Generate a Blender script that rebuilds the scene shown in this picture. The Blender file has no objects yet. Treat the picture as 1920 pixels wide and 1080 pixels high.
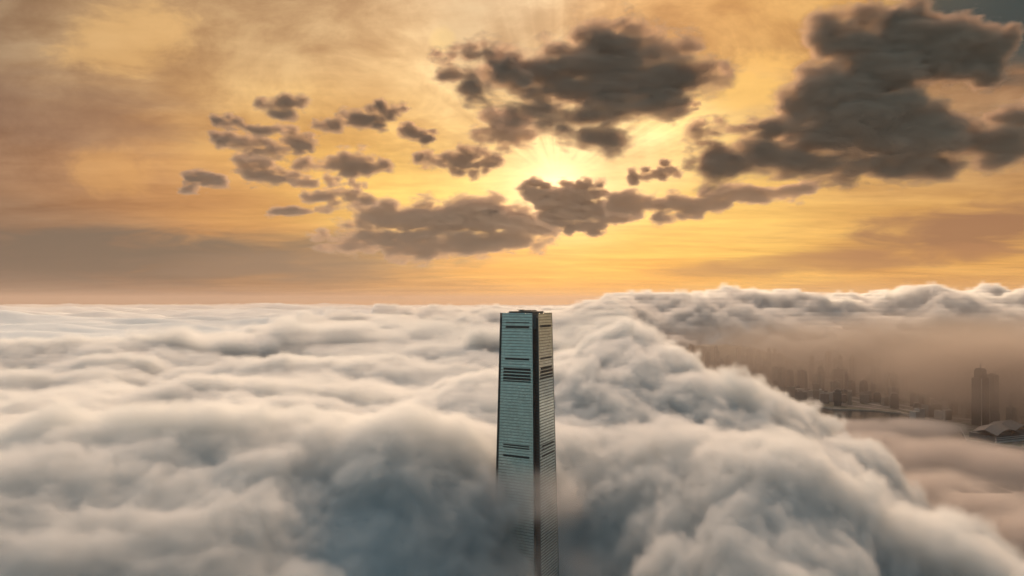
import bpy, bmesh, math, random, time
import numpy as np
from mathutils import Vector, Matrix

T0 = time.time()
SC = bpy.context.scene
COL = SC.collection
R = math.radians

# ------------------------------------------------------------------ camera
CAM_Z = 500.0
HORIZON, FPX = 566.0, 1280.0          # horizon row and focal length of the 1920 px wide photograph
cam_data = bpy.data.cameras.new('camera')
cam_data.sensor_width = 36.0
cam_data.lens = 24.0
cam_data.shift_y = 26.0 / 1920.0
cam_data.clip_start = 1.0
cam_data.clip_end = 200000.0
cam = bpy.data.objects.new('camera', cam_data)
cam.location = (0, 0, CAM_Z)
cam.rotation_euler = (R(90), 0, 0)
COL.objects.link(cam)
SC.camera = cam

# ------------------------------------------------------------------ render settings
SC.view_settings.view_transform = 'Standard'
SC.view_settings.look = 'None'
SC.view_settings.exposure = 0.0
SC.view_settings.gamma = 1.0
SC.cycles.use_denoising = True
SC.cycles.max_bounces = 8
SC.cycles.diffuse_bounces = 3
SC.cycles.glossy_bounces = 3
SC.cycles.transmission_bounces = 2
SC.cycles.volume_bounces = 3
SC.cycles.transparent_max_bounces = 8
SC.cycles.volume_step_rate = 1.5
SC.cycles.volume_max_steps = 512
SC.cycles.use_adaptive_sampling = True
SC.cycles.adaptive_threshold = 0.02
SC.cycles.sample_clamp_indirect = 4.0

# ------------------------------------------------------------------ node helper
class NT:
    """Small expression builder over a node tree."""
    def __init__(s, tree): s.t = tree
    def n(s, kind, **kw):
        nd = s.t.nodes.new(kind)
        for k, v in kw.items(): setattr(nd, k, v)
        return nd
    def put(s, sock, v):
        if isinstance(v, bpy.types.NodeSocket): s.t.links.new(v, sock)
        elif v is not None: sock.default_value = v
    def m(s, op, a, b=None, c=None, clamp=False):
        nd = s.n('ShaderNodeMath', operation=op, use_clamp=clamp)
        s.put(nd.inputs[0], a)
        if b is not None: s.put(nd.inputs[1], b)
        if c is not None: s.put(nd.inputs[2], c)
        return nd.outputs[0]
    def v(s, op, a, b=None, c=None, scale=None):
        nd = s.n('ShaderNodeVectorMath', operation=op)
        s.put(nd.inputs[0], a)
        if b is not None: s.put(nd.inputs[1], b)
        if c is not None: s.put(nd.inputs[2], c)
        if scale is not None: s.put(nd.inputs['Scale'], scale)
        return nd.outputs['Value'] if op in ('DOT_PRODUCT', 'LENGTH', 'DISTANCE') else nd.outputs[0]
    def sep(s, a):
        nd = s.n('ShaderNodeSeparateXYZ'); s.put(nd.inputs[0], a); return nd.outputs
    def comb(s, x, y, z):
        nd = s.n('ShaderNodeCombineXYZ')
        for i, q in enumerate((x, y, z)): s.put(nd.inputs[i], q)
        return nd.outputs[0]
    def noise(s, vec, scale=1.0, detail=4.0, rough=0.5, dist=0.0, dim='3D', lac=2.0):
        nd = s.n('ShaderNodeTexNoise', noise_dimensions=dim)
        s.put(nd.inputs['Vector' if dim != '1D' else 'W'], vec)
        nd.inputs['Scale'].default_value = scale
        nd.inputs['Detail'].default_value = detail
        nd.inputs['Roughness'].default_value = rough
        nd.inputs['Lacunarity'].default_value = lac
        nd.inputs['Distortion'].default_value = dist
        return nd.outputs[0]
    def map(s, a, lo, hi, tlo=0.0, thi=1.0, smooth=True):
        nd = s.n('ShaderNodeMapRange', interpolation_type='SMOOTHSTEP' if smooth else 'LINEAR')
        s.put(nd.inputs[0], a)
        for i, q in enumerate((lo, hi, tlo, thi)): s.put(nd.inputs[i + 1], q)
        return nd.outputs[0]
    def mix(s, f, a, b):
        nd = s.n('ShaderNodeMix', data_type='VECTOR')
        s.put(nd.inputs[0], f); s.put(nd.inputs[4], a); s.put(nd.inputs[5], b)
        return nd.outputs[1]

def lin(r, g, b):
    f = lambda c: (c / 255 / 12.92) if c <= 10 else ((c / 255 + 0.055) / 1.055) ** 2.4
    return (f(r), f(g), f(b))

def direction(px, py):
    v = Vector(((px - 960) / FPX, 1.0, (HORIZON - py) / FPX)); v.normalize(); return v

# ------------------------------------------------------------------ sun and sky
SUN_DIR = direction(1046, 346)
SUN_EL = math.asin(SUN_DIR.z)
SUN_AZ = math.atan2(SUN_DIR.x, SUN_DIR.y)
sun_data = bpy.data.lights.new('sun', 'SUN')
sun_data.energy = 4.5
sun_data.angle = R(10)
sun_data.color = (1.0, 0.74, 0.48)
sun = bpy.data.objects.new('sun', sun_data)
sun.rotation_euler = (-SUN_DIR).to_track_quat('-Z', 'Y').to_euler()
COL.objects.link(sun)

def build_world():
    w = bpy.data.worlds.new('World'); SC.world = w; w.use_nodes = True
    t = w.node_tree; t.nodes.clear(); g = NT(t)
    d = g.n('ShaderNodeTexCoord').outputs['Generated']
    d = g.v('NORMALIZE', d)
    dx, dy, dz = g.sep(d)
    dzp = g.m('MAXIMUM', dz, 0.0)
    # the layer of high cloud: position on a flat sheet overhead
    inv = g.m('DIVIDE', 1.0, g.m('ADD', dzp, 0.06))
    sheet = g.comb(g.m('MULTIPLY', dx, inv), g.m('MULTIPLY', dy, inv), 0.0)
    # slow warp of the colour field
    warp = g.n('ShaderNodeTexNoise'); g.put(warp.inputs['Vector'], sheet)
    warp.inputs['Scale'].default_value = 0.7; warp.inputs['Detail'].default_value = 5
    wv = g.v('SUBTRACT', warp.outputs['Color'], (0.5, 0.5, 0.5))
    STR = 1.7
    dd = g.v('NORMALIZE', g.v('ADD', g.v('MULTIPLY', d, (1, 1, STR)), g.v('MULTIPLY', wv, (0.22, 0.22, 0.12))))
    front = [  # px, py, colour seen there, sharpness
        (60, 40, (136, 119, 104), 40), (60, 300, (150, 116, 94), 40), (80, 480, (122, 108, 98), 60), (300, 555, (112, 93, 86), 90), (40, 560, (104, 90, 84), 90), (550, 560, (168, 130, 100), 90),
        (250, 90, (218, 172, 116), 50), (330, 330, (196, 142, 92), 60), (210, 405, (182, 132, 92), 60), (450, 400, (216, 158, 92), 60), (560, 60, (182, 152, 120), 50), (720, 130, (250, 208, 154), 50),
        (640, 265, (255, 202, 108), 60), (760, 340, (255, 214, 116), 60), (960, 40, (228, 202, 168), 50), (980, 280, (255, 228, 160), 60),
        (1080, 290, (255, 238, 196), 90), (1230, 260, (255, 218, 142), 60), (1280, 60, (226, 170, 108), 50), (1480, 90, (226, 178, 108), 50),
        (1700, 250, (186, 146, 108), 40), (1880, 30, (40, 62, 70), 70), (1880, 230, (170, 128, 98), 50), (1350, 440, (255, 210, 112), 60),
        (1700, 400, (250, 196, 104), 50), (1250, 540, (252, 180, 76), 70), (1700, 540, (226, 164, 88), 60), (780, 540, (214, 160, 104), 80), (1000, 550, (248, 182, 88), 80)]
    pts = [(direction(px, py), lin(*c), k) for px, py, c, k in front]
    pts += [(Vector((-1, .35, .25)), (.16, .15, .15), 20), (Vector((1, .40, .27)), (.52, .37, .24), 24), (Vector((0, .76, .66)), (20.5, 13.8, 10.4), 48), (Vector((0, .35, 1)), (1.6, 1.5, 1.4), 20),  # unseen sky: very bright patches above the view, added to light the cloud tops
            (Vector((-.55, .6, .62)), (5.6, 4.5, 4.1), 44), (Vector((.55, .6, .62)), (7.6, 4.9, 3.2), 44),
            (Vector((0, -1, .15)), (.04, .12, .18), 6), (Vector((-.8, -.6, .2)), (.20, .32, .37), 8), (Vector((.8, -.6, .2)), (.09, .17, .23), 8),  # unseen sky behind the camera, dim teal chosen to shade the near slopes
            (Vector((0, -.6, .8)), (.09, .24, .36), 8), (Vector((0, 0, 1)), (.34, .47, .66), 14), (Vector((0, .3, -1)), (.15, .15, .15), 6)]
    cs = ws = None
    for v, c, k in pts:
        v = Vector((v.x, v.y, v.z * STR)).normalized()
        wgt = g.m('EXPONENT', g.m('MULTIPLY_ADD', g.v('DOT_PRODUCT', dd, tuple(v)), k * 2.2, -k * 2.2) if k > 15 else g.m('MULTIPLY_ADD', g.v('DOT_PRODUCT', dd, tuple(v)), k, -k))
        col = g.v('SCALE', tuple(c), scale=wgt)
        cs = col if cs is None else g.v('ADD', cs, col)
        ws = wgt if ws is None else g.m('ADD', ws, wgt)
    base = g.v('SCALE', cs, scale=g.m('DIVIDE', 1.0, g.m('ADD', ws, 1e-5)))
    # glow round the hidden sun
    ca = g.v('DOT_PRODUCT', d, tuple(SUN_DIR))
    glow = g.m('EXPONENT', g.m('MULTIPLY_ADD', ca, 900.0, -900.0))
    glow2 = g.m('EXPONENT', g.m('MULTIPLY_ADD', ca, 90.0, -90.0))
    # beams fanning out from the sun
    rt = SUN_DIR.cross(Vector((0, 0, 1))).normalized(); up = rt.cross(SUN_DIR).normalized()
    ang = g.m('ARCTAN2', g.v('DOT_PRODUCT', d, tuple(rt)), g.v('DOT_PRODUCT', d, tuple(up)))
    rays = g.noise(g.comb(g.m('MULTIPLY', ang, 5.0), g.m('MULTIPLY', ca, 2.0), 0.0), 1.0, 3.0, 0.6)
    rays = g.map(rays, 0.3, 0.7, -1.0, 1.0)
    fade = g.m('EXPONENT', g.m('MULTIPLY_ADD', ca, 26.0, -26.0))
    upw = g.map(g.v('DOT_PRODUCT', d, tuple(up)), 0.0, 0.08)
    rayk = g.m('MULTIPLY_ADD', g.m('MULTIPLY', g.m('MULTIPLY', rays, fade), upw), 0.38, 1.0)
    # streaks and mottling of the thin sheet of cloud
    s1 = g.noise(g.v('MULTIPLY', sheet, (0.55, 1.5, 1)), 1.0, 7.0, 0.58, 0.4)
    s2 = g.noise(g.v('MULTIPLY', sheet, (2.2, 3.0, 1)), 1.3, 6.0, 0.62, 0.8)
    tex = g.m('ADD', g.m('MULTIPLY_ADD', s1, 1.5, 0.25), g.m('MULTIPLY_ADD', s2, 0.5, -0.25))
    tex = g.map(g.m('MULTIPLY', tex, rayk), 0.25, 1.75, 0.45, 1.55, smooth=False)
    azq = g.m('DIVIDE', dx, g.m('MAXIMUM', dy, 0.15)); elq = g.m('DIVIDE', dz, g.m('MAXIMUM', dy, 0.15))
    puffy = g.noise(g.comb(g.m('MULTIPLY', azq, 5.5), g.m('MULTIPLY', elq, 9.0), 3.3), 1.0, 9.0, .62, .35)
    high = g.map(elq, .10, .26)
    tex = g.m('MULTIPLY', tex, g.m('MULTIPLY_ADD', g.m('MULTIPLY', g.map(puffy, .3, .7, -1, 1), high), .30, 1.0))
    tint = g.comb(g.m('POWER', tex, 0.75), tex, g.m('POWER', tex, 1.15))
    col = g.v('MULTIPLY', base, tint)
    # soft long banks low in the sky: px, py, half width, half height, darkness, colour
    el = g.m('DIVIDE', dz, g.m('MAXIMUM', dy, 0.05)); az = g.m('DIVIDE', dx, g.m('MAXIMUM', dy, 0.05))
    wz = g.noise(g.comb(g.m('MULTIPLY', az, 7.0), g.m('MULTIPLY', el, 34.0), 0.0), 1.0, 5.0, 0.55, 0.6)
    wz = g.m('SUBTRACT', wz, 0.5)
    for px, py, a, b, k, c, tilt in [(120, 478, 640, 50, .95, (116, 103, 94), 0.0), (560, 500, 260, 30, .6, (150, 126, 110), 0.0),
                               (1830, 430, 260, 50, .95, (158, 114, 86), 0.12), (1620, 488, 390, 20, .75, (180, 130, 92), 0.06), (1000, 568, 260, 10, .5, (214, 156, 100), 0.0),
                               (1850, 255, 260, 60, .5, (110, 88, 72), 0.1), (1900, 20, 190, 120, .85, (44, 66, 72), 0.0), (130, 210, 260, 70, .35, (140, 116, 104), -.1)]:
        u = g.m('MULTIPLY_ADD', az, FPX / a, -(px - 960) / a)
        q = g.m('MULTIPLY_ADD', el, FPX / b, -(HORIZON - py) / b)
        q = g.m('SUBTRACT', q, g.m('MULTIPLY', u, tilt * a / b))
        r2 = g.m('ADD', g.m('MULTIPLY', u, u), g.m('MULTIPLY', q, q))
        r2 = g.m('SUBTRACT', r2, g.m('MULTIPLY', wz, 3.0))
        f = g.m('MULTIPLY', g.map(r2, 1.7, 0.1), k)
        f = g.m('MULTIPLY', f, g.map(dy, 0.1, 0.3))
        col = g.mix(f, col, lin(*c))
    for px, py, a, b, k, c in [(255, 70, 120, 80, .4, (244, 196, 126)), (200, 320, 70, 40, .35, (232, 176, 104)), (1590, 40, 60, 46, .8, (255, 204, 110)), (1450, 112, 130, 26, .7, (252, 200, 116)),
                               (1300, 110, 120, 30, .4, (250, 200, 130)), (1400, 170, 60, 26, .6, (250, 200, 110)), (830, 75, 22, 24, .7, (255, 222, 160)), (700, 165, 80, 40, .3, (200, 160, 120)), (880, 30, 60, 90, .3, (190, 165, 135))]:
        u = g.m('MULTIPLY_ADD', azq, FPX / a, -(px - 960) / a); q = g.m('MULTIPLY_ADD', elq, FPX / b, -(HORIZON - py) / b)
        r2 = g.m('SUBTRACT', g.m('ADD', g.m('MULTIPLY', u, u), g.m('MULTIPLY', q, q)), g.m('MULTIPLY_ADD', puffy, 9.0, -4.6))
        col = g.mix(g.m('MULTIPLY', g.map(r2, 1.6, -.4), g.m('MULTIPLY', k, g.map(dy, .1, .3))), col, lin(*c))
    col = g.v('MULTIPLY', col, (1.08, .995, .85))
    col = g.v('ADD', col, g.v('SCALE', (.5, .42, .26), scale=glow))
    col = g.v('ADD', col, g.v('SCALE', (.14, .055, .01), scale=glow2))
    col = g.v('ADD', col, g.v('SCALE', (.20, .13, .05), scale=g.m('EXPONENT', g.m('MULTIPLY_ADD', ca, 260.0, -260.0))))
    # clear air of the real sky behind and above the cloud sheet
    sky = g.n('ShaderNodeTexSky', sky_type='NISHITA')
    sky.sun_disc = False
    sky.sun_elevation = SUN_EL; sky.sun_rotation = SUN_AZ
    sky.altitude = 500; sky.dust_density = 3.0
    b1 = g.n('ShaderNodeBackground'); g.put(b1.inputs[0], sky.outputs[0]); b1.inputs[1].default_value = 0.05
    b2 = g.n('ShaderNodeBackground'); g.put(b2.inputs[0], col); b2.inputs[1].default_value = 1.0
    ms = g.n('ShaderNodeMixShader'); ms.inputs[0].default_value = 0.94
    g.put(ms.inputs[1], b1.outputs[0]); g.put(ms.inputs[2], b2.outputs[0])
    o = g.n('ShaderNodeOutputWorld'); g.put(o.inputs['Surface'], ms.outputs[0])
    w.cycles.sampling_method = 'MANUAL'; w.cycles.sample_map_resolution = 1024
build_world()

# ------------------------------------------------------------------ numpy noise
_rng = np.random.RandomState(7)
_perm = np.concatenate([_rng.permutation(256)] * 3).astype(np.int64)
_g2 = np.stack([np.cos(np.arange(256) / 256 * 2 * np.pi * 37), np.sin(np.arange(256) / 256 * 2 * np.pi * 37)], 1)
def pn(x, y, seed=0):
    x = x + seed * 17.31; y = y + seed * 9.77
    xi = np.floor(x).astype(np.int64); yi = np.floor(y).astype(np.int64)
    xf = x - xi; yf = y - yi; xi &= 255; yi &= 255
    u = xf * xf * xf * (xf * (xf * 6 - 15) + 10); v = yf * yf * yf * (yf * (yf * 6 - 15) + 10)
    def gr(i, j):
        h = _perm[_perm[(xi + i) & 255] + ((yi + j) & 255)]
        return _g2[h, 0] * (xf - i) + _g2[h, 1] * (yf - j)
    a = gr(0, 0); b = gr(1, 0); c = gr(0, 1); d = gr(1, 1)
    return ((a + u * (b - a)) + v * ((c + u * (d - c)) - (a + u * (b - a)))) * 1.4
def fbm(x, y, o=4, seed=0, r=.5):
    s = 0; a = 1; f = 1
    for i in range(o): s = s + a * pn(x * f, y * f, seed + i * 3); a *= r; f *= 2.03
    return s
def ss(a, b, x):
    t = np.clip((x - a) / (b - a), 0, 1); return t * t * (3 - 2 * t)

# ------------------------------------------------------------------ object helpers
def tag(o, label=None, cat=None, group=None, kind=None):
    for k, v in (('label', label), ('category', cat), ('group', group), ('kind', kind)):
        if v: o[k] = v
    return o
def link(o, parent=None):
    COL.objects.link(o)
    if parent: o.parent = parent
    return o
def empty(name, loc=(0, 0, 0), rz=0.0):
    o = bpy.data.objects.new(name, None); o.location = loc; o.rotation_euler = (0, 0, rz); o.empty_display_size = 10
    return link(o)
def mesh_obj(name, verts, faces, mat, parent=None, smooth=False):
    me = bpy.data.meshes.new(name); me.from_pydata(verts, [], faces); me.update()
    if smooth: me.polygons.foreach_set('use_smooth', [True] * len(me.polygons))
    if mat: me.materials.append(mat)
    return link(bpy.data.objects.new(name, me), parent)
def material(name, build):
    m = bpy.data.materials.new(name); m.use_nodes = True; m.node_tree.nodes.clear()
    g = NT(m.node_tree); out = g.n('ShaderNodeOutputMaterial'); build(g, out); return m
def principled(g, out, base, rough=.6, **kw):
    p = g.n('ShaderNodeBsdfPrincipled'); g.put(p.inputs['Base Color'], base if isinstance(base, bpy.types.NodeSocket) else (*base, 1))
    g.put(p.inputs['Roughness'], rough)
    for k, v in kw.items(): g.put(p.inputs[k.replace('_', ' ')], v)
    g.put(out.inputs['Surface'], p.outputs[0]); return p

def vapour_mat(name, color, density, aniso=0.35, absorb=None):
    def b(g, out):
        p = g.n('ShaderNodeVolumePrincipled')
        p.inputs['Color'].default_value = (*color, 1)
        p.inputs['Density'].default_value = density
        p.inputs['Anisotropy'].default_value = aniso
        if absorb: p.inputs['Absorption Color'].default_value = (*absorb, 1)
        g.put(out.inputs['Volume'], p.outputs[0])
    m = material(name, b); m.cycles.volume_interpolation = 'LINEAR'; return m

def vapour(name, core, lo, hi, voxel, thick, soft, noise_len, mat, parent=None, base=0.25, gain=1.1, rough=.62, detail=5.0, squash=1.0, zfade=None, torn=0.35, calm=False):
    """A volume grid that hugs the core mesh: dense at its surface, fading out over a noisy distance."""
    ng = bpy.data.node_groups.new(name, 'GeometryNodeTree'); g = NT(ng)
    ng.interface.new_socket('Geometry', in_out='OUTPUT', socket_type='NodeSocketGeometry')
    oi = g.n('GeometryNodeObjectInfo', transform_space='ORIGINAL'); oi.inputs['Object'].default_value = core
    pos = g.n('GeometryNodeInputPosition').outputs[0]
    px = g.n('GeometryNodeProximity', target_element='FACES'); g.put(px.inputs[0], oi.outputs['Geometry'])
    dist = px.outputs['Distance']
    sp = g.v('MULTIPLY', pos, (1 / noise_len, 1 / noise_len, squash / noise_len))
    n1 = g.noise(sp, 1.0, detail, rough, 0.25)
    n2 = g.noise(g.v('SCALE', sp, scale=4.3), 1.0, 3.0, .6, .5)
    th = g.m('MULTIPLY', g.m('MULTIPLY_ADD', g.map(n1, .28, .72, 0, 1, False), gain, base), thick)
    th = g.m('ADD', th, g.m('MULTIPLY_ADD', n2, torn * thick, -.5 * torn * thick))
    if calm:                                                  # smoother, longer swells towards the left of the valley
        x, y, z = g.sep(pos)
        side = g.map(g.m('MULTIPLY_ADD', y, .05, x), -260.0, 260.0)
        n3 = g.noise(g.v('MULTIPLY', sp, (.5, .9, .9)), 1.0, 6.0, .60, .4)
        tl = g.m('ADD', g.m('MULTIPLY', g.m('MULTIPLY_ADD', g.map(n3, .28, .72, 0, 1, False), gain * .8, base + .1), thick), g.m('MULTIPLY_ADD', n2, .50 * thick, -.25 * thick))
        th = g.m('ADD', tl, g.m('MULTIPLY', side, g.m('SUBTRACT', th, tl)))
    den = g.map(g.m('SUBTRACT', th, dist), 0.0, soft)
    if zfade:
        den = g.m('MULTIPLY', den, g.map(g.sep(pos)[2], zfade[0], zfade[1]))
    vc = g.n('GeometryNodeVolumeCube')
    g.put(vc.inputs['Density'], den)
    vc.inputs['Min'].default_value = lo; vc.inputs['Max'].default_value = hi
    for ax, i in (('X', 0), ('Y', 1), ('Z', 2)):
        vc.inputs['Resolution ' + ax].default_value = max(8, int((hi[i] - lo[i]) / voxel))
    sm = g.n('GeometryNodeSetMaterial'); g.put(sm.inputs[0], vc.outputs[0]); sm.inputs['Material'].default_value = mat
    go = g.n('NodeGroupOutput'); g.put(go.inputs[0], sm.outputs[0])
    vd = bpy.data.volumes.new(name); vd.materials.append(mat)
    o = link(bpy.data.objects.new(name, vd), parent)
    md = o.modifiers.new('vapour', 'NODES'); md.node_group = ng
    return o

# ------------------------------------------------------------------ the sea of cloud
TOWER = (21.0, 1000.0)
def world_xy(px, d): return ((px - 960) / FPX * d, d)
CREST = [(1100, 2500), (1230, 2000), (1370, 1700), (1500, 1450), (1590, 1230), (1660, 1080), (1765, 870), (1855, 710), (1960, 590), (2100, 450)]
def height(x, y):
    d = np.hypot(x, y); az = x / np.maximum(y, 1)
    wx = x + 130 * fbm(x / 900, y / 900, 3, 11); wy = y + 130 * fbm(x / 900, y / 900, 3, 23)
    puff = lambda L, s: 1 - np.abs(pn(wx / L, wy / L, s)) * 1.0
    rnd = lambda L, s: np.sqrt(np.abs(pn(wx / L, wy / L, s)) + .02)
    right = ss(-100, 500, x) * ss(5000, 2500, d)
    near = 95 * (rnd(760, 1) - .55) + (20 + 52 * right) * (rnd(310, 2) - .55) + (9 + 25 * right) * (rnd(130, 5) - .55) + (4 + 10 * right) * (rnd(58, 6) - .55)
    wide = 55 * fbm(x / 2600 + y / 9000, y / 900, 3, 31) * ss(1200, 3500, d) + 35 * fbm(x / 1500, y / 1300, 2, 35)
    far = (120 * fbm(x / 7000 + y / 20000, y / 2200, 4, 41) + 60 * fbm(x / 1700, y / 700, 3, 43)) * ss(3000, 9000, d)
    h = 232 + near * (1 - .75 * ss(2500, 7000, d)) + wide + far + 45 * ss(4000, 20000, d)
    # hand placed swells: px, distance, half width, half depth, height
    for px, dd, rx, ry, a in [(1190, 1750, 230, 260, 110), (450, 980, 420, 190, 70), (800, 1000, 150, 150, 40), (860, 1500, 160, 200, 60), (1330, 1350, 150, 170, 40), (1430, 900, 150, 150, 20),
                              (560, 2000, 500, 260, -50), (100, 1500, 400, 240, -50), (1420, 1250, 120, 90, -20)]:
        cx, cy = world_xy(px, dd)
        h = h + a * np.exp(-((x - cx) / rx) ** 2 - ((y - cy) / ry) ** 2)
    # hollow round the tower and the open shaft in front of it
    h = h - 60 * np.exp(-((x - 25) / 120) ** 2 - ((y - 1000) / 90) ** 2)
    h = h - 190 * np.exp(-((x - 75) / 120) ** 2 - ((y - 800) / 220) ** 2)
    h = h - 165 * ss(900, 350, y) * (1 - .0 * right)
    h = h - 150 * np.exp(-((x - 170) / 140) ** 2 - ((y - 930) / 190) ** 2) - 60 * np.exp(-((x + 150) / 115) ** 2 - ((y - 540) / 140) ** 2) - 85 * np.exp(-((x + 120) / 120) ** 2 - ((y - 780) / 130) ** 2) - 110 * np.exp(-((x - 70) / 110) ** 2 - ((y - 580) / 130) ** 2)
    h = h - 55 * np.exp(-((x + 60) / 90) ** 2 - ((y - 870) / 120) ** 2)
    # edge of the cloud over the harbour
    cx = np.array([world_xy(p, q)[0] for p, q in CREST]); cy = np.array([q for _, q in CREST], float)
    ed = np.full(x.shape, 1e9); sg = np.ones(x.shape)
    P = np.stack([cx, cy], 1); P = np.vstack([[[-600, 6000]], P, [[300, -600]]])
    for a, b in zip(P[:-1], P[1:]):
        ab = b - a
        t = np.clip(((wx - a[0]) * ab[0] + (wy - a[1]) * ab[1]) / (ab ** 2).sum(), 0, 1)
        dd = np.hypot(wx - a[0] - t * ab[0], wy - a[1] - t * ab[1])
        sd = np.sign(ab[0] * (wy - a[1]) - ab[1] * (wx - a[0]))
        sg = np.where(dd < ed, sd, sg); ed = np.minimum(ed, dd)
    ed = ed * sg + 95 * fbm(x / 300, y / 300, 4, 101, .6)
    gap = ss(-30, 260, ed)
    h = h - 55 * ss(-170, 30, ed) * ss(1800, 1200, y) - 20 * np.exp(-((ed + 60) / 130) ** 2) * ss(2600, 1700, y)
    azd = x / np.maximum(y, 1)
    low = -90 + 45 * fbm(wx / 420, wy / 300, 4, 51) - 190 * ss(1800, 2400, y + 260 * fbm(x / 600, y / 600, 2, 3))
    h = h * (1 - gap) + low * gap
    # bank of cloud piled on the hills behind the city
    front_y = 5000 + 500 * fbm(x / 1500, y / 1500, 3, 61) - 1500 * ss(.2, .05, azd)
    bank = ss(-300, 2300, y - front_y)
    billow = 210 * (rnd(1250, 71) - .5) + 120 * (rnd(520, 72) - .5) + 62 * (rnd(230, 73) - .5)
    hb = 350 + 100 * ss(.03, .24, azd) * ss(14000, 7000, d) + billow - 130 * ss(9000, 20000, d) + 70 * ss(.45, .68, azd)
    side = ss(.03, .17, azd)
    left_of_city = ss(.21, .1, azd + .03 * fbm(x / 500, y / 500, 3, 81))
    bank2 = np.clip(bank + 0 * left_of_city, 0, 1) * side
    over = ss(1700, 2600, y) * (1 - side) 
    fill = ss(.235, .14, azd + .02 * fbm(x / 600, y / 400, 3, 83)) * ss(1500, 2200, y)
    h = np.maximum(h, (300 + .5 * billow) * fill + h * (1 - fill)) if False else h * (1 - fill * gap) + (265 + .4 * billow) * fill * gap
    h = h * (1 - bank2) + hb * bank2
    return h

def cloud_core_mat(name, col):
    def b(g, out):
        p = principled(g, out, col, 1.0)
        p.inputs['Specular IOR Level'].default_value = 0.0
    return material(name, b)

M_SEA = cloud_core_mat('cloud_white', (.70, .78, .81))
M_VAP = vapour_mat('vapour_white', (.905, .955, .975), 0.045, 0.2)

def build_cloud_sea():
    na, nd = 640, 620
    az = np.linspace(R(-62), R(62), na)
    d = 260 * (50000 / 260) ** np.linspace(0, 1, nd) 
    A, D = np.meshgrid(az, d)
    X = D * np.sin(A); Y = D * np.cos(A)
    Z = height(X, Y)
    v = np.stack([X, Y, Z], -1).reshape(-1, 3)
    i = np.arange(nd - 1)[:, None] * na + np.arange(na - 1)[None, :]
    f = np.stack([i, i + 1, i + 1 + na, i + na], -1).reshape(-1, 4)
    keep = (Z.reshape(-1)[f].max(1) > -25)
    f = f[keep]
    me = bpy.data.meshes.new('cloud_sea')
    me.vertices.add(len(v)); me.vertices.foreach_set('co', v.ravel())
    me.loops.add(f.size); me.loops.foreach_set('vertex_index', f.ravel())
    me.polygons.add(len(f)); me.polygons.foreach_set('loop_start', np.arange(0, f.size, 4)); me.polygons.foreach_set('loop_total', np.full(len(f), 4))
    me.polygons.foreach_set('use_smooth', np.ones(len(f), bool))
    me.update(calc_edges=True); me.validate()
    me.materials.append(M_SEA)
    o = link(bpy.data.objects.new('cloud_sea', me))
    tag(o, 'pale rolling sea of low cloud filling the whole valley around the tower', 'clouds', kind='stuff')
    return o
sea = build_cloud_sea()
print('sea', time.time() - T0)
for lo, hi, vx, th, so in [((-760, 300, 0), (760, 900, 400), 4.7, 100, 10), ((-1350, 900, -20), (1250, 1700, 460), 6.5, 105, 12), ((-2100, 1700, -20), (1500, 2800, 490), 11.0, 110, 22)]:
    vapour('mist', sea, lo, hi, vx, th, so, 250.0, M_VAP, sea, .06, 1.05, .66, 6.0, torn=.5, calm=True)
print('mist', time.time() - T0)


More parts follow.
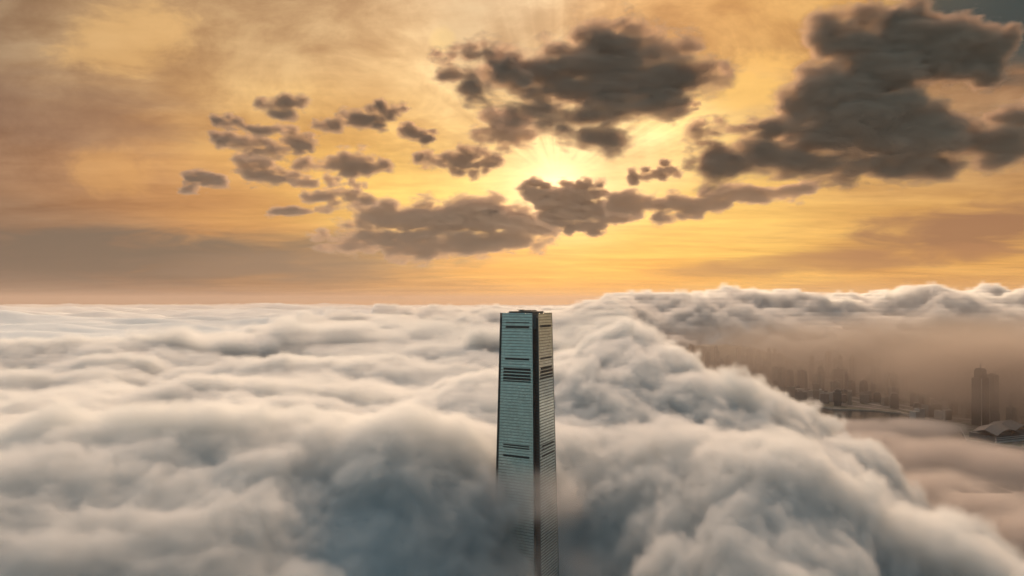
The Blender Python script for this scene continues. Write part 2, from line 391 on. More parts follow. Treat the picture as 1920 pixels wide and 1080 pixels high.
# ------------------------------------------------------------------ skyscraper
def build_tower():
    t = empty('skyscraper', (TOWER[0], TOWER[1], 0), R(-27))
    tag(t, 'tall tapering glass skyscraper rising alone out of the clouds', 'skyscraper')
    def glass(g, out):
        co = g.n('ShaderNodeTexCoord').outputs['Object']
        x, y, z = g.sep(co)
        cell = g.n('ShaderNodeTexWhiteNoise', noise_dimensions='3D')
        g.put(cell.inputs[0], g.v('FLOOR', g.v('DIVIDE', co, (3.0, 3.0, 4.2))))
        cv = cell.outputs['Value']
        stain = g.noise(g.v('MULTIPLY', co, (.05, .05, .02)), 1.0, 4.0, .6)
        k = g.m('MULTIPLY_ADD', cv, .14, .90)
        k = g.m('MULTIPLY', k, g.m('MULTIPLY_ADD', stain, .3, .85))
        fz = g.m('FRACT', g.m('DIVIDE', z, 4.2))
        sp = g.map(fz, .74, .80, 1.0, .36)                     # spandrel strip at each floor
        fx = g.m('FRACT', g.m('DIVIDE', g.m('ADD', x, y), 3.0))
        mu = g.map(g.m('ABSOLUTE', g.m('SUBTRACT', fx, .5)), .44, .47, 1.0, .86)
        col = g.v('SCALE', (.56, .65, .62), scale=g.m('MULTIPLY', g.m('MULTIPLY', k, sp), mu))
        p = principled(g, out, col, g.m('MULTIPLY_ADD', cv, .10, .10), Metallic=.75)
        p.inputs['Specular IOR Level'].default_value = .6
    gm = material('tower_glass', glass)
    def dark(g, out):
        z = g.sep(g.n('ShaderNodeTexCoord').outputs['Object'])[2]
        ln = g.map(g.m('FRACT', g.m('DIVIDE', z, 4.2)), .82, .86, 1.0, 2.6)
        principled(g, out, g.v('SCALE', (.006, .022, .028), scale=ln), .45)
    dm = material('tower_recess', dark)
    def louv(g, out):
        z = g.sep(g.n('ShaderNodeTexCoord').outputs['Object'])[2]
        ln = g.map(g.m('FRACT', g.m('DIVIDE', z, .8)), .4, .7, .4, 1.6)
        principled(g, out, g.v('SCALE', (.012, .028, .034), scale=ln), .7)
    lm = material('tower_louvre', louv)
    fm = material('tower_frame', lambda g, out: principled(g, out, (.06, .10, .11), .4, Metallic=.5))
    TOP = 484.0
    kz = lambda z: 1 + .15 * (484 - z) / 211
    s0, n = 30.0, 6.0
    # dark notched core behind the four glass skins
    q = s0 - .8; w = s0 - n
    out = [(-q, -w), (-w, -w), (-w, -q), (w, -q), (w, -w), (q, -w), (q, w), (w, w), (w, q), (-w, q), (-w, w), (-q, w)]
    vs = []; fs = []; N = len(out)
    for z in (0, 478): vs += [(x * kz(z), y * kz(z), z) for x, y in out]
    for i in range(N): fs.append((i, (i + 1) % N, N + (i + 1) % N, N + i))
    fs.append(tuple(range(N, 2 * N)))
    mesh_obj('core', vs, fs, dm, t)
    def side(k, u, d, z):                                     # point on skin k: along, outward, up
        a = k * math.pi / 2; c, s = round(math.cos(a)), round(math.sin(a))
        x, y = u, -d
        return (x * c - y * s, x * s + y * c, z)
    def box_on(k, name, u0, u1, z0, z1, proud, mat, parent, depth=1.2):
        v = []
        for z in (z0, z1):
            for u, o in ((u0, proud), (u1, proud), (u1, proud - depth), (u0, proud - depth)):
                v.append(side(k, u * kz(z), s0 * kz(z) + o, z))
        return mesh_obj(name, v, [(0, 1, 5, 4), (1, 2, 6, 5), (2, 3, 7, 6), (3, 0, 4, 7), (4, 5, 6, 7), (3, 2, 1, 0)], mat, parent)
    ypx = lambda p: 500 - (p - HORIZON) / FPX * 985
    for k in range(4):
        v = []; f = []
        z = 0.0
        while z < TOP - .1:                                   # shingled rows of glass, each leaning out at its foot
            z1 = min(z + 4.2, TOP)
            b = len(v)
            lean = z > 393 or k in (0, 2)                                    # on the narrow sides the rows below the plant floors lean the other way
            for zz, o in ((z, .42 if lean else .02), (z1, 0.0 if lean else .42), (z, -.05)):
                for u in (-w, w): v.append(side(k, u * kz(zz), s0 * kz(zz) + o, zz))
            f += [(b, b + 1, b + 3, b + 2), (b + 1, b, b + 4, b + 5)]
            z = z1
        b = len(v)                                            # back of the skin, end faces and coping
        for zz in (0, TOP):
            for u in (-w, w): v.append(side(k, u * kz(zz), s0 * kz(zz) - .75, zz))
        for zz in (0, TOP):
            for u in (-w, w): v.append(side(k, u * kz(zz), s0 * kz(zz) - .02, zz))
        f += [(b + 1, b, b + 2, b + 3), (b, b + 4, b + 6, b + 2), (b + 5, b + 1, b + 3, b + 7), (b + 2, b + 6, b + 7, b + 3)]
        fa = mesh_obj('facade', v, f, gm, t)
        front = k in (0, 2)
        rows = [(603.6, 605.4), (611, 614.6), (669.8, 673.6), (688.5, 692.5), (694.5, 698.5), (700.3, 704.6), (706, 710.6), (711.8, 713.6), (830, 832.4), (834.6, 836.6), (849, 853)]
        if not front: rows = [(609, 613.5), (669, 672.6), (687, 691.5), (693.5, 698), (700, 704), (706, 709.5), (831, 833), (838, 840), (849, 852)]
        for i, (a, b_) in enumerate(rows):
            wide = 1.0 if 688 > a or a > 720 else 1.12
            zb, za = ypx(b_), ypx(a)
            box_on(k, 'louvre_band', -w * .74 * wide, w * .78 * wide, zb, za, .55, lm, fa)
        for u in (-w, w):                                     # metal edge of the skin
            e = .35 if u > 0 else -.35
            box_on(k, 'edge_trim', min(u, u + e), max(u, u + e), 0, TOP + .3, .5, fm, fa, 1.3)
    # roof: deck set below the skins, plant house, rail, cleaning crane
    def box(name, x0, x1, y0, y1, z0, z1, mat, parent):
        v = [(x, y, z) for z in (z0, z1) for x, y in ((x0, y0), (x1, y0), (x1, y1), (x0, y1))]
        return mesh_obj(name, v, [(0, 1, 5, 4), (1, 2, 6, 5), (2, 3, 7, 6), (3, 0, 4, 7), (4, 5, 6, 7), (3, 2, 1, 0)], mat, parent)
    rm = material('roof_grey', lambda g, out: principled(g, out, (.05, .065, .07), .8))
    box('plant_house', -19, 19, -19, 19, 478.1, 486.4, rm, t)
    box('plant_house', -9, 12, -8, 10, 486.5, 488.0, rm, t)
    cr = box('maintenance_crane', -2, 2, -17, -14, 486.5, 488.6, fm, t)
    box('jib', -7, 5, -15.9, -15.1, 488.7, 489.2, fm, cr)
    for k in range(4):                                        # corner screens closing the top of each notch
        a = k * math.pi / 2; c, s = math.cos(a), math.sin(a)
        v = []
        for zz in (462.0, 482.0):
            for x, y in ((w - .4, -w - 3.5), (w + 3.5, -w + .4), (w + 3.1, -w + .8), (w - .8, -w - 3.1)):
                x, y = x * kz(zz), y * kz(zz)
                v.append((x * c - y * s, x * s + y * c, zz))
        mesh_obj('corner_screen', v, [(0, 1, 5, 4), (1, 2, 6, 5), (2, 3, 7, 6), (3, 0, 4, 7), (4, 5, 6, 7), (3, 2, 1, 0)], fm, t)
build_tower()

# ------------------------------------------------------------------ harbour, land, city
def flat_grid(name, pts, z, mat):
    o = mesh_obj(name, [(x, y, z) for x, y in pts], [tuple(range(len(pts)))], mat); return tag(o, kind='structure')
def water(g, out):
    p = principled(g, out, (.02, .035, .04), .12)
    co = g.n('ShaderNodeTexCoord').outputs['Object']
    b = g.n('ShaderNodeBump'); b.inputs['Strength'].default_value = .5; b.inputs['Distance'].default_value = 2.0
    g.put(b.inputs['Height'], g.noise(g.v('MULTIPLY', co, (.02, .035, 1)), 1.0, 5.0, .6))
    g.put(p.inputs['Normal'], b.outputs[0])
flat_grid('harbour_water', [(-70000, -3000), (70000, -3000), (70000, 90000), (-70000, 90000)], 0.0, material('water', water))
COAST = [(1150, 705), (1300, 722), (1400, 735), (1480, 752), (1560, 768), (1640, 771), (1690, 776), (1740, 790), (1800, 802), (1812, 826), (1880, 836), (1930, 842), (2000, 846), (2300, 868)]
def on_ground(px, py, z=0.0):
    d = (CAM_Z - z) * FPX / (py - HORIZON); return ((px - 960) / FPX * d, d)
coast = [on_ground(*p) for p in COAST]
def land(g, out):
    co = g.n('ShaderNodeTexCoord').outputs['Object']
    n1 = g.noise(g.v('MULTIPLY', co, (.006, .006, 0)), 1.0, 5.0, .6)
    n2 = g.n('ShaderNodeTexVoronoi', feature='F1'); g.put(n2.inputs['Vector'], g.v('MULTIPLY', co, (.011, .011, 0)))
    c = g.mix(g.map(n1, .45, .58), (.055, .07, .05), (.10, .10, .095))
    c = g.mix(g.map(g.sep(n2.outputs['Color'])[0], .6, .75, 0, .7), c, (.17, .165, .16))
    principled(g, out, c, .9)
M_LAND = material('land', land)
flat_grid('waterfront_ground', [(coast[0][0] - 3000, coast[0][1])] + coast + [(coast[-1][0] + 3000, coast[-1][1]), (14000, 9000), (-4000, 9000)], 3.2, M_LAND)
# sea wall along the shore
v = []; f = []
for x, y in coast: v += [(x, y - .3, 0), (x, y - .3, 4.6), (x, y + 3, 4.6)]
for i in range(len(coast) - 1): f += [(3 * i, 3 * i + 3, 3 * i + 4, 3 * i + 1), (3 * i + 1, 3 * i + 4, 3 * i + 5, 3 * i + 2)]
M_CONC = material('pale_concrete', lambda g, out: principled(g, out, (.34, .33, .31), .85))
tag(mesh_obj('sea_wall', v, f, M_CONC), 'long pale sea wall edging the harbour below the city', 'sea wall')
# hills under the far bank of cloud
def build_hills():
    na, nd = 120, 60
    X, Y = np.meshgrid(np.linspace(-500, 9000, na), np.linspace(4300, 9500, nd))
    Z = 3 + ss(5000, 6900, Y - 500 * fbm(X / 900, Y / 900, 3, 91)) * (140 + 70 * fbm(X / 1500, Y / 1200, 4, 92)) * ss(-500, 900, X) * ss(9500, 7600, Y) - 4 * ss(4900, 4300, Y)
    vv = np.stack([X, Y, Z], -1).reshape(-1, 3).tolist()
    ff = [(j * na + i, j * na + i + 1, (j + 1) * na + i + 1, (j + 1) * na + i) for j in range(nd - 1) for i in range(na - 1)]
    tag(mesh_obj('hills', vv, ff, material('hill_green', lambda g, out: principled(g, out, (.04, .055, .035), .95)), smooth=True), kind='structure')
build_hills()
def ribbon(name, px_pts, wdt, z, mat):
    P = [Vector((*on_ground(*p, z), z)) for p in px_pts]; v = []
    for i, p in enumerate(P):
        tt = (P[min(i + 1, len(P) - 1)] - P[max(i - 1, 0)]).normalized(); nn = Vector((-tt.y, tt.x, 0)) * wdt / 2
        v += [tuple(p - nn), tuple(p + nn)]
    return tag(mesh_obj(name, v, [(2 * i, 2 * i + 2, 2 * i + 3, 2 * i + 1) for i in range(len(P) - 1)], mat), kind='structure')
M_ROAD = material('road_surface', lambda g, out: principled(g, out, (.30, .29, .275), .9))
ribbon('road', [(1440, 727), (1480, 739), (1540, 747), (1600, 752), (1680, 765), (1760, 780), (1850, 790), (1960, 800)], 26, 3.3, M_ROAD)
ribbon('road', [(1500, 733), (1580, 742), (1640, 752), (1740, 768), (1860, 778), (1960, 786)], 18, 3.4, M_ROAD)
ribbon('road', [(1590, 760), (1680, 770), (1770, 792), (1810, 796)], 14, 3.5, M_ROAD)

def facade_mat(name, wall, glass, fl=3.4, bay=4.0):
    def b(g, out):
        co = g.n('ShaderNodeTexCoord').outputs['Object']; x, y, z = g.sep(co)
        fz = g.map(g.m('FRACT', g.m('DIVIDE', z, fl)), .35, .42); fx = g.map(g.m('FRACT', g.m('DIVIDE', g.m('ADD', x, y), bay)), .3, .36)
        rnd = g.n('ShaderNodeTexWhiteNoise', noise_dimensions='3D'); g.put(rnd.inputs[0], g.v('FLOOR', g.v('DIVIDE', co, (bay, bay, fl))))
        c = g.mix(g.m('MULTIPLY', fz, fx), wall, g.mix(rnd.outputs['Value'], glass, tuple(k * 1.8 for k in glass)))
        dirt = g.noise(g.v('MULTIPLY', co, (.05, .05, .012)), 1.0, 4.0, .6)
        c = g.v('SCALE', c, scale=g.m('MULTIPLY_ADD', dirt, .5, .75))
        principled(g, out, c, .6)
    return material(name, b)
BM = [facade_mat('flats_cream', (.42, .38, .32), (.05, .06, .065)), facade_mat('flats_grey', (.27, .27, .26), (.04, .05, .055)),
      facade_mat('office_glass', (.10, .12, .13), (.03, .045, .05), 4.0, 2.4), facade_mat('flats_pink', (.38, .30, .27), (.05, .05, .055)), facade_mat('white_block', (.62, .61, .58), (.08, .09, .10))]
M_ROOF = material('flat_roof', lambda g, out: principled(g, out, (.16, .155, .15), .9))
def prism(poly, z0, z1, k1=1.0):
    n = len(poly); v = [(x, y, z0) for x, y in poly] + [(x * k1, y * k1, z1) for x, y in poly]
    return v, [(i, (i + 1) % n, n + (i + 1) % n, n + i) for i in range(n)] + [tuple(range(n, 2 * n))]
def merge(parts):
    V = []; F = []
    for v, f in parts:
        b = len(V); V += v; F += [tuple(i + b for i in q) for q in f]
    return V, F
def rect(x0, x1, y0, y1): return [(x0, y0), (x1, y0), (x1, y1), (x0, y1)]
CROSS = [(-6, -16), (6, -16), (6, -6), (16, -6), (16, 6), (6, 6), (6, 16), (-6, 16), (-6, 6), (-16, 6), (-16, -6), (-6, -6)]
def proto(kind, mat):
    """unit building of height 100: body, roof house and (some) podium."""
    root = empty('apartment_tower' if kind in (0, 1) else 'office_tower' if kind == 2 else 'low_block')
    if kind == 0:
        mesh_obj('body', *prism(CROSS, 0, 100), mat, root); mesh_obj('roof_house', *prism(rect(-5, 5, -5, 5), 100.1, 107), M_ROOF, root)
    elif kind == 1:
        mesh_obj('body', *merge([prism(rect(-22, -8, -9, 9), 0, 100), prism(rect(-7.9, 7.9, -7, 7), 0, 97), prism(rect(8, 22, -9, 9), 0, 100)]), mat, root)
        mesh_obj('roof_house', *prism(rect(-5, 5, -4, 4), 97.1, 105), M_ROOF, root)
    elif kind == 2:
        mesh_obj('body', *merge([prism(rect(-16, 16, -16, 16), 0, 84), prism(rect(-13, 13, -13, 13), 84.1, 100)]), mat, root)
        mesh_obj('roof_house', *prism(rect(-7, 7, -7, 7), 100.1, 106), M_ROOF, root)
    else:
        mesh_obj('body', *merge([prism(rect(-30, 30, -12, 12), 0, 80), prism(rect(-30, -18, -11.9, 30), 0, 100)]), mat, root)
        mesh_obj('roof_house', *prism(rect(-8, 8, -6, 6), 80.1, 92), M_ROOF, root)
    return root
protos = {}
def place_building(kind, mi, x, y, h, rz, sc, label, cat, group):
    key = (kind, mi)
    if key not in protos:
        r = protos[key] = proto(kind, BM[mi])
    else:
        src = protos[key]; r = src.copy(); COL.objects.link(r)
        for ch in src.children:
            c = ch.copy(); c.parent = r; COL.objects.link(c)
    r.location = (x, y, 3.2); r.rotation_euler = (0, 0, rz); r.scale = (sc, sc, h / 100)
    tag(r, label, cat, group)
    return r
rnd = random.Random(5)
def coast_d(px): 
    a = [p for p, _ in COAST]; b = [q for _, q in COAST]
    return 500 * FPX / (float(np.interp(px, a, b)) - HORIZON)
used = []
tries = 0
while len(used) < 190 and tries < 6000:
    tries += 1
    px = rnd.uniform(1225, 1960); d = coast_d(px) + rnd.choice((150, 260, 380, 500, 640, 800, 1000, 1250)) + rnd.uniform(-40, 40)
    if px > 1790 and d < coast_d(px) + 300: continue
    x, y = (px - 960) / FPX * d, d
    if any((x - a) ** 2 + (y - b) ** 2 < 52 ** 2 for a, b in used): continue
    used.append((x, y)); back = d - coast_d(px)
    kind = rnd.choice((0, 0, 1, 1, 2, 3)) if back > 250 else rnd.choice((3, 3, 1, 2))
    mi = rnd.choice((0, 0, 1, 3)) if kind < 2 else 2 if kind == 2 else rnd.choice((4, 1, 0))
    h = rnd.uniform(40, 85) if back < 350 else rnd.uniform(60, 130) if back < 800 else rnd.uniform(90, 170)
    if kind == 3: h = rnd.uniform(28, 60)
    nm = {0: ('hazy apartment tower among the dim city blocks across the harbour', 'apartment tower', 'apartment towers in the hazy city'),
          1: ('hazy slab of flats among the dim city blocks across the harbour', 'apartment block', 'slab blocks in the hazy city'),
          2: ('dark hazy office tower among the dim city blocks across the harbour', 'office tower', 'office towers in the hazy city'),
          3: ('low pale block near the shore of the hazy city', 'low building', 'low blocks in the hazy city')}[kind]
    place_building(kind, mi, x, y, h, R(rnd.choice((20, 24, 110, 65, -25)) + rnd.uniform(-4, 4)), rnd.uniform(.8, 1.15), *nm)
# the few buildings one can tell apart
def lone(name, px, d, h, label, cat, build):
    x, y = (px - 960) / FPX * d, d
    r = empty(name, (x, y, 3.2), R(20)); tag(r, label, cat); build(r, h); return r
M_DARK = facade_mat('dark_tower_glass', (.045, .05, .055), (.02, .028, .03), 4.0, 2.0)
def tall(r, h):
    mesh_obj('body', *merge([prism(rect(-21, 21, -21, 21), 0, h * .86), prism(rect(-15, 15, -15, 15), h * .86 + .1, h)]), M_DARK, r)
    mesh_obj('crown', *prism(rect(-14, 14, -14, 14), h + .1, h + 8, .8), M_DARK, r)
    mesh_obj('mast', *prism(rect(-1.2, 1.2, -1.2, 1.2), h + 8.1, h + 30, .4), M_DARK, r)
    for s in (-1, 1): mesh_obj('corner_fin', *prism(rect(s * 22 - 1.2, s * 22 + 1.2, -22.5, -20), 0, h * .86), M_CONC, r)
lone('office_tower', 1838, 2750, 222, 'tall dark office tower with a stepped top in the mist at the right', 'office tower', tall)
def second(r, h):
    mesh_obj('body', *merge([prism(rect(-14, 14, -16, 16), 0, h)]), M_DARK, r); mesh_obj('roof_house', *prism(rect(-7, 7, -8, 8), h + .1, h + 6), M_ROOF, r)
lone('office_tower', 1861, 2790, 200, 'narrower dark tower standing close behind the tall stepped one', 'office tower', second)
def cube(r, h):
    mesh_obj('body', *merge([prism(rect(-20, 3, -15, 15), 0, h), prism(rect(3.2, 34, -12, 14), 0, h * 1.3)]), BM[4], r)
    mesh_obj('roof_house', *prism(rect(8, 20, -6, 6), h * 1.3 + .1, h * 1.3 + 5), M_ROOF, r)
lone('white_building', 1718, 2880, 36, 'small white cubic building on the open waterfront', 'building', cube)
def hall(r, h):
    mesh_obj('glass_hall', *merge([prism(rect(-95, 95, -40, 60), 0, 20), prism(rect(-70, 75, -30, 50), 20.1, 34)]), BM[2], r)
    mesh_obj('terrace', *merge([prism(rect(-104, 104, -48, -40.2), 0, 6), prism(rect(-104, 104, -46, -40.2), 9, 11), prism(rect(-102, 102, -45, -40.2), 15, 17)]), BM[4], r)
    def shell(x0, x1, up, y0, y1):
        v = []; f = []; n = 16
        for i in range(n + 1):
            u = i / n; x = x0 + (x1 - x0) * u
            z = 24 + up * math.sin(math.pi * (.12 + .80 * u)) ** 1.0
            for y, dz in ((y0, -9), ((y0 + y1) / 2, 5), (y1, -9)): v += [(x, y, z + dz), (x, y, z + dz - 2.5)]
        for i in range(n):
            b = i * 6; c = b + 6
            f += [(b, c, c + 2, b + 2), (b + 2, c + 2, c + 4, b + 4), (c + 1, b + 1, b + 3, c + 3), (c + 3, b + 3, b + 5, c + 5), (b + 1, c + 1, c, b), (b + 4, c + 4, c + 5, b + 5)]
        f += [(0, 2, 3, 1), (2, 4, 5, 3)]
        return v, f
    rmat = material('aluminium_roof', lambda g, out: principled(g, out, (.05, .06, .065), .6))
    mesh_obj('roof', *shell(-106, 20, 30, -50, 40), rmat, r); mesh_obj('roof', *shell(-5, 112, 34, -38, 66), rmat, r)
lone('convention_hall', 1882, 2480, 40, 'broad waterfront hall under sweeping curved wing roofs', 'convention hall', hall)
print('city', time.time() - T0)

# ------------------------------------------------------------------ clouds in the sky
M_SKYCORE = cloud_core_mat('cloud_grey', (.30, .26, .23))
M_SKYVAP = vapour_mat('sky_vapour', (.74, .62, .53), 1.0, -0.75)
LAYER = 1900.0
HAZE = 3.0e-5
def ico(sub=3):
    bm = bmesh.new(); bmesh.ops.create_icosphere(bm, subdivisions=sub, radius=1)
    v = np.array([q.co[:] for q in bm.verts]); f = [[q.index for q in p.verts] for p in bm.faces]; bm.free(); return v, f
ICO = ico(2)
def sky_cloud(label, ells, T0=22, nl=55, tau=5, seed=0, py0=None, base=.02, gain=1.25, squash=2.5, fine=1.8):
    """ells: (px, py, half width, half height) of each swelling as the photograph shows it; T, nl: depth of the torn edge and size of its tufts in the same pixels."""
    cy = py0 or sum(e[1] * e[2] for e in ells) / sum(e[2] for e in ells)
    base = .14 if T0 > 20 else base
    D = LAYER * FPX / (HORIZON - cy); k = D / FPX; T = 1.9 * T0; tau *= 2.0 if T0 < 14.5 else 1.25
    rr = np.random.RandomState(seed + 3)
    V = []; F = []; CV = []; CF = []
    puffs = []
    for (px, py, a, b) in ells:                               # smaller tufts round the rim of each swelling, more of them on top
        for q in range(int(2 + a / 20)):
            th = rr.uniform(-.15, 1.15) * math.pi if rr.rand() < .7 else rr.uniform(0, 6.283)
            f = rr.uniform(.22, .48)
            puffs.append((px + a * .86 * math.cos(th), py - b * .86 * math.sin(th), max(min(a * f, b * 1.6), 6), max(b * f * .75, 3)))
    for (px, py, a, b) in list(ells) + puffs:
        a2 = max(a - .62 * T, a * .36); b2 = max(b - .62 * T, b * .15)
        ns = ICO[0]
        lump = 1 + .28 * pn(ns[:, 0] * 2.3 + px, ns[:, 2] * 2.3 + ns[:, 1] * 1.7 + py, seed)
        dep = max(min(a2, b2 * 2.2), 4)
        y = D + rr.uniform(-.4, .4) * dep * k
        c = np.array([(px - 960) * k, y, CAM_Z + (HORIZON - py) * k])
        q = ns * lump[:, None] * np.array([a2, dep, b2]) * k + c
        b0 = len(V); V += q.tolist(); F += [[i + b0 for i in t] for t in ICO[1]]
        if b2 > .42 * T:
            b0 = len(CV); CV += ((q - c) * .78 + c).tolist(); CF += [[i + b0 for i in t] for t in ICO[1]]
    V = np.array(V); o0 = V.mean(0); o0[2] = V[:, 2].min()
    sk = bpy.data.meshes.new('swellings'); sk.from_pydata((V - o0).tolist(), [], F); sk.update()
    skeleton = bpy.data.objects.new('swellings', sk)           # never linked: only tells the vapour where to gather
    if CV: core = mesh_obj('cloud', (np.array(CV) - o0).tolist(), CF, M_SKYCORE, smooth=True); core.location = o0
    else: core = None
    pad = T * k * (base + gain) * 1.02
    lo = (V - o0).min(0) - pad; hi = (V - o0).max(0) + pad
    vox = max(fine * k, float(np.prod(hi - lo)) ** (1 / 3) / 210)
    vp = vapour('vapour' if core else 'cloud', skeleton, tuple(lo), tuple(hi), vox, T * k, T * k * 1.05, nl * k, M_SKYVAP, core, base, gain, .66, 6.0, squash, None, .5)
    g = NT(vp.modifiers[0].node_group)
    # absolute density: tau optical depths across the edge; offset the tufts per cloud
    vc = [x for x in g.t.nodes if x.bl_idname == 'GeometryNodeVolumeCube'][0]
    src = vc.inputs['Density'].links[0].from_socket
    g.put(vc.inputs['Density'], g.m('MULTIPLY', src, tau / (T * k)))
    nz = [x for x in g.t.nodes if x.bl_idname == 'ShaderNodeTexNoise'][0]
    sv = nz.inputs['Vector'].links[0].from_socket
    g.put(nz.inputs['Vector'], g.v('ADD', sv, (seed * 7.3, seed * 3.1, seed * 1.7)))
    if not core: vp.location = o0
    tag(core or vp, label, 'cloud')
    return core or vp
SKY = [
 ('large ragged dark cloud high above the hidden sun', [(1000, 130, 80, 40), (1090, 120, 70, 40), (1150, 85, 85, 36), (1230, 95, 60, 32), (1220, 145, 110, 42), (1300, 150, 50, 22), (1120, 165, 120, 38), (1180, 195, 100, 30), (1090, 220, 85, 30), (1110, 250, 45, 22), (1000, 213, 45, 18)], 24, 60, 5),
 ('knobbly dark cloud in two lobes left of the largest high cloud', [(845, 100, 24, 16), (885, 105, 34, 20), (912, 98, 14, 16), (850, 140, 34, 20), (885, 165, 34, 24), (900, 188, 22, 14)], 15, 36, 4.5),
 ('small dark puff wedged between the two high dark clouds', [(940, 132, 24, 20), (960, 125, 18, 16), (975, 140, 14, 10)], 12, 28, 4),
 ('blunt dark cloud just above left of the sun glow', [(945, 225, 40, 28), (930, 250, 52, 22), (965, 262, 46, 16), (910, 262, 30, 12)], 16, 40, 4.5),
 ('ragged low cloud left of the sun glow with a trailing tail', [(880, 295, 40, 16), (870, 312, 32, 12), (910, 300, 26, 7), (820, 300, 34, 7), (790, 296, 16, 4), (890, 322, 20, 7)], 12, 34, 4),
 ('long pointed grey cloud with a raised right tip', [(645, 228, 46, 9), (670, 222, 40, 14), (700, 224, 30, 14), (730, 208, 34, 9), (750, 204, 18, 5), (610, 236, 28, 5)], 12, 40, 4),
 ('small round dark cloud with a short left wing', [(793, 252, 20, 12), (768, 247, 20, 6), (800, 262, 12, 5)], 9, 26, 4),
 ('slanting dark cloud with a rounded hump at its right end', [(430, 262, 32, 10), (470, 272, 46, 12), (515, 280, 50, 14), (550, 262, 36, 16), (572, 272, 26, 12)], 13, 42, 4.5),
 ('thin grey wisp cloud at the top of the left group', [(512, 200, 34, 10), (545, 193, 34, 6), (525, 212, 26, 8), (570, 192, 14, 4)], 12, 40, 2.8),
 ('faint curled wisp left of the hump backed cloud', [(425, 228, 20, 6), (440, 236, 16, 5), (500, 242, 34, 4), (470, 240, 18, 4)], 10, 34, 4),
 ('smooth lens shaped grey cloud below the hump backed one', [(600, 312, 40, 12), (650, 310, 56, 18), (695, 315, 34, 9), (665, 298, 26, 9)], 13, 50, 4.5),
 ('soft ragged cloud under the hump backed one', [(475, 312, 36, 14), (500, 328, 34, 10), (530, 334, 26, 6), (455, 300, 20, 6)], 14, 42, 4.5),
 ('faint grey cloud with a hanging tail at the far left of the group', [(380, 336, 38, 9), (405, 343, 24, 6), (362, 352, 14, 8)], 12, 36, 5),
 ('thin flat grey streak cloud above the long bank', [(555, 397, 40, 6), (520, 398, 24, 3), (600, 395, 16, 3)], 8, 36, 3.2),
 ('small dark strip cloud left of the sun', [(575, 342, 30, 6), (620, 340, 14, 3)], 8, 28, 3),
 ('small dark strip cloud right beside its twin strip', [(645, 345, 26, 5), (670, 348, 16, 3)], 8, 28, 3),
 ('grey tapering cloud rising left of the long bank', [(600, 366, 26, 6), (640, 384, 30, 7), (640, 362, 34, 7), (680, 375, 34, 9)], 10, 34, 3.2),
 ('broad dark bank of cloud low in the middle of the sky', [(700, 400, 42, 22), (735, 415, 50, 26), (790, 410, 60, 30), (850, 408, 64, 34), (910, 405, 62, 38), (960, 415, 60, 32), (1010, 425, 44, 26), (680, 440, 60, 18), (620, 450, 44, 12), (760, 450, 90, 24), (860, 455, 110, 24), (960, 450, 70, 20), (820, 470, 100, 12), (650, 462, 60, 14)], 14.6, 46, 6),
 ('dark crested cloud hiding the sun', [(1000, 362, 24, 20), (1030, 372, 40, 24), (1075, 368, 44, 28), (1110, 362, 26, 18), (1060, 395, 60, 24), (1110, 400, 54, 20), (1150, 405, 46, 12), (1050, 420, 34, 14), (1100, 425, 40, 10)], 11, 36, 6),
 ('long dark arm of cloud right of the sun', [(1170, 378, 30, 12), (1230, 385, 50, 18), (1300, 382, 70, 20), (1380, 370, 70, 14), (1450, 362, 50, 10), (1500, 358, 22, 5), (1270, 405, 40, 8), (1180, 395, 40, 12)], 12, 42, 5),
 ('small dark cloud with a raised right knob near the sun', [(1195, 332, 28, 9), (1225, 328, 26, 10), (1257, 318, 20, 13)], 8, 26, 5),
 ('dense blue black cloud head in the upper right corner', [(1700, 85, 60, 50), (1760, 95, 80, 56), (1830, 95, 50, 44), (1860, 85, 24, 34), (1720, 50, 44, 30), (1790, 130, 60, 26)], 22, 70, 11),
 ('huge dark slanting mass of cloud filling the upper right', [(1640, 140, 80, 60), (1560, 185, 90, 50), (1620, 230, 110, 60), (1700, 260, 90, 54), (1530, 260, 90, 44), (1580, 300, 130, 28), (1470, 300, 90, 26), (1690, 300, 100, 20), (1800, 272, 90, 22), (1880, 258, 70, 26), (1950, 250, 60, 30), (1400, 315, 70, 16), (1600, 80, 60, 40)], 26, 70, 6),
 ('grey wing of cloud reaching left from the upper right mass', [(1340, 245, 40, 18), (1390, 240, 44, 22), (1430, 255, 40, 18), (1320, 268, 30, 12), (1330, 305, 40, 14), (1370, 312, 40, 14)], 15, 44, 4.5),
 ('small ragged scrap right of the largest high cloud', [(1270, 200, 24, 6), (1290, 196, 14, 3), (1360, 130, 12, 6)], 8, 24, 3),
 ('faint low wedge of cloud under the upper right mass', [(1690, 322, 40, 6), (1720, 312, 40, 6), (1750, 305, 30, 5)], 9, 34, 2.5),
]
for i, (lab, el, T, nl, tau) in enumerate(SKY):
    sky_cloud(lab, el, T, nl * 1.4, tau, seed=i + 1, py0=225 if 'upper right' in lab else None)
print('sky clouds', time.time() - T0)
vapour('mist', sea, (-1500, 2700, -20), (6600, 9400, 760), 37.0, 190.0, 45.0, 520.0, M_VAP, sea, .06, 1.0, .66, 6.0, torn=.5)
print('far mist', time.time() - T0)
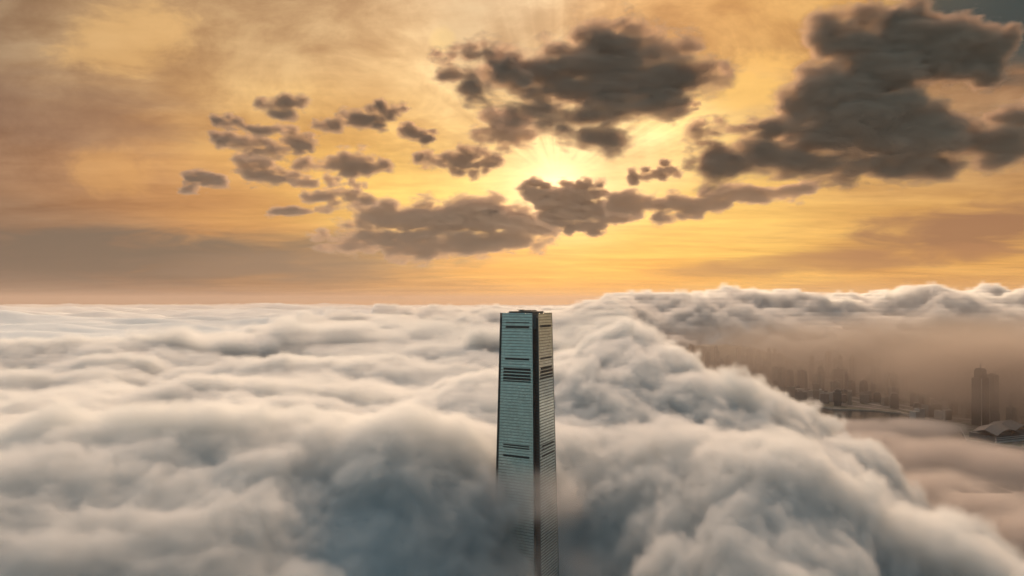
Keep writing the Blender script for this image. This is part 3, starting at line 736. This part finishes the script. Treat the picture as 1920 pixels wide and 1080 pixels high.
def fog(name, label, c, r, peak, noise_len, lo, hi, voxel, mat, sharp=0.0, squash=1.6, seed=0):
    """A free patch of mist: an ellipsoid of vapour eaten away by noise."""
    ng = bpy.data.node_groups.new(name, 'GeometryNodeTree'); g = NT(ng)
    ng.interface.new_socket('Geometry', in_out='OUTPUT', socket_type='NodeSocketGeometry')
    pos = g.n('GeometryNodeInputPosition').outputs[0]
    q = g.v('LENGTH', g.v('DIVIDE', pos, tuple(r)))
    env = g.map(q, 1.0, .25)
    n = g.noise(g.v('ADD', g.v('DIVIDE', pos, (noise_len, noise_len, noise_len / squash)), (seed * 5.1, seed * 2.3, seed)), 1.0, 5.0, .6, .4)
    den = g.m('MULTIPLY', g.m('MULTIPLY', env, g.map(g.m('MULTIPLY_ADD', env, .12, n), lo, hi)), peak)
    vc = g.n('GeometryNodeVolumeCube'); g.put(vc.inputs['Density'], den)
    vc.inputs['Min'].default_value = tuple(-x for x in r); vc.inputs['Max'].default_value = tuple(r)
    for ax, i in (('X', 0), ('Y', 1), ('Z', 2)): vc.inputs['Resolution ' + ax].default_value = max(8, int(2 * r[i] / voxel))
    sm = g.n('GeometryNodeSetMaterial'); g.put(sm.inputs[0], vc.outputs[0]); sm.inputs['Material'].default_value = mat
    go = g.n('NodeGroupOutput'); g.put(go.inputs[0], sm.outputs[0])
    vd = bpy.data.volumes.new(name); vd.materials.append(mat)
    o = link(bpy.data.objects.new(name, vd)); o.location = c
    md = o.modifiers.new('vapour', 'NODES'); md.node_group = ng
    return tag(o, label, 'mist', kind='stuff')
M_FOG = vapour_mat('fog_grey', (.48, .44, .41), 1.0, 0.4)
fog('mist', 'thin brownish mist hanging over the dim city across the harbour', (2600, 3800, 170), (2550, 1200, 320), .0025, 900, .26, .60, 45, M_FOG, seed=1)
fog('mist', 'pink mist drifting in front of the towers at the far right', (2150, 2800, 170), (800, 600, 280), .0065, 500, .38, .62, 24, M_FOG, seed=2)
M_MIST = vapour_mat('mist_white', (.97, .97, .97), 1.0, 0.3)
fog('mist', 'torn wisps of mist wrapping the foot of the skyscraper', (24, 925, 230), (110, 45, 58), .017, 62, .43, .60, 3.0, M_MIST, seed=3, squash=.8)

fog('mist', 'thin veil of mist in the dark hollow before the skyscraper', (30, 880, 150), (140, 70, 60), .004, 80, .40, .62, 4.0, M_MIST, seed=9, squash=.9)
M_LOW = vapour_mat('fog_low', (.74, .71, .69), 1.0, 0.2)
fog('mist', 'thin brown fog spread low over the harbour water', (1150, 1600, 10), (900, 850, 50), .004, 420, .34, .60, 12, M_LOW, seed=8)
for i, (px, py, rx, ry, rz) in enumerate([(1640, 835, 200, 150, 60), (1780, 862, 230, 150, 85), (1890, 880, 170, 130, 80), (1740, 920, 190, 110, 75), (1850, 965, 180, 110, 80), (1925, 1010, 150, 110, 80), (1580, 805, 220, 160, 45), (1700, 800, 260, 150, 40)]):
    x, y = on_ground(px, py, 35.0)
    fog('mist', 'low mound of brownish fog lying over the harbour beside the cloud edge', (x, y, 30), (rx, ry, rz), .032, 130, .36, .52, 6.5, M_LOW, seed=20 + i, squash=1.0)['group'] = 'mounds of harbour fog'
# ------------------------------------------------------------------ the air
hz = material('haze', lambda g, out: (lambda p: (p.inputs['Color'].__setattr__('default_value', (.40, .33, .29, 1)), p.inputs['Density'].__setattr__('default_value', HAZE), p.inputs['Anisotropy'].__setattr__('default_value', .3), g.put(out.inputs['Volume'], p.outputs[0])))(g.n('ShaderNodeVolumePrincipled')))
hb = mesh_obj('haze', *prism(rect(-46000, 46000, -4000, 54000), -2.0, 900.0), hz)
tag(hb, 'warm hazy air lying over the clouds and the city', 'haze', kind='stuff')
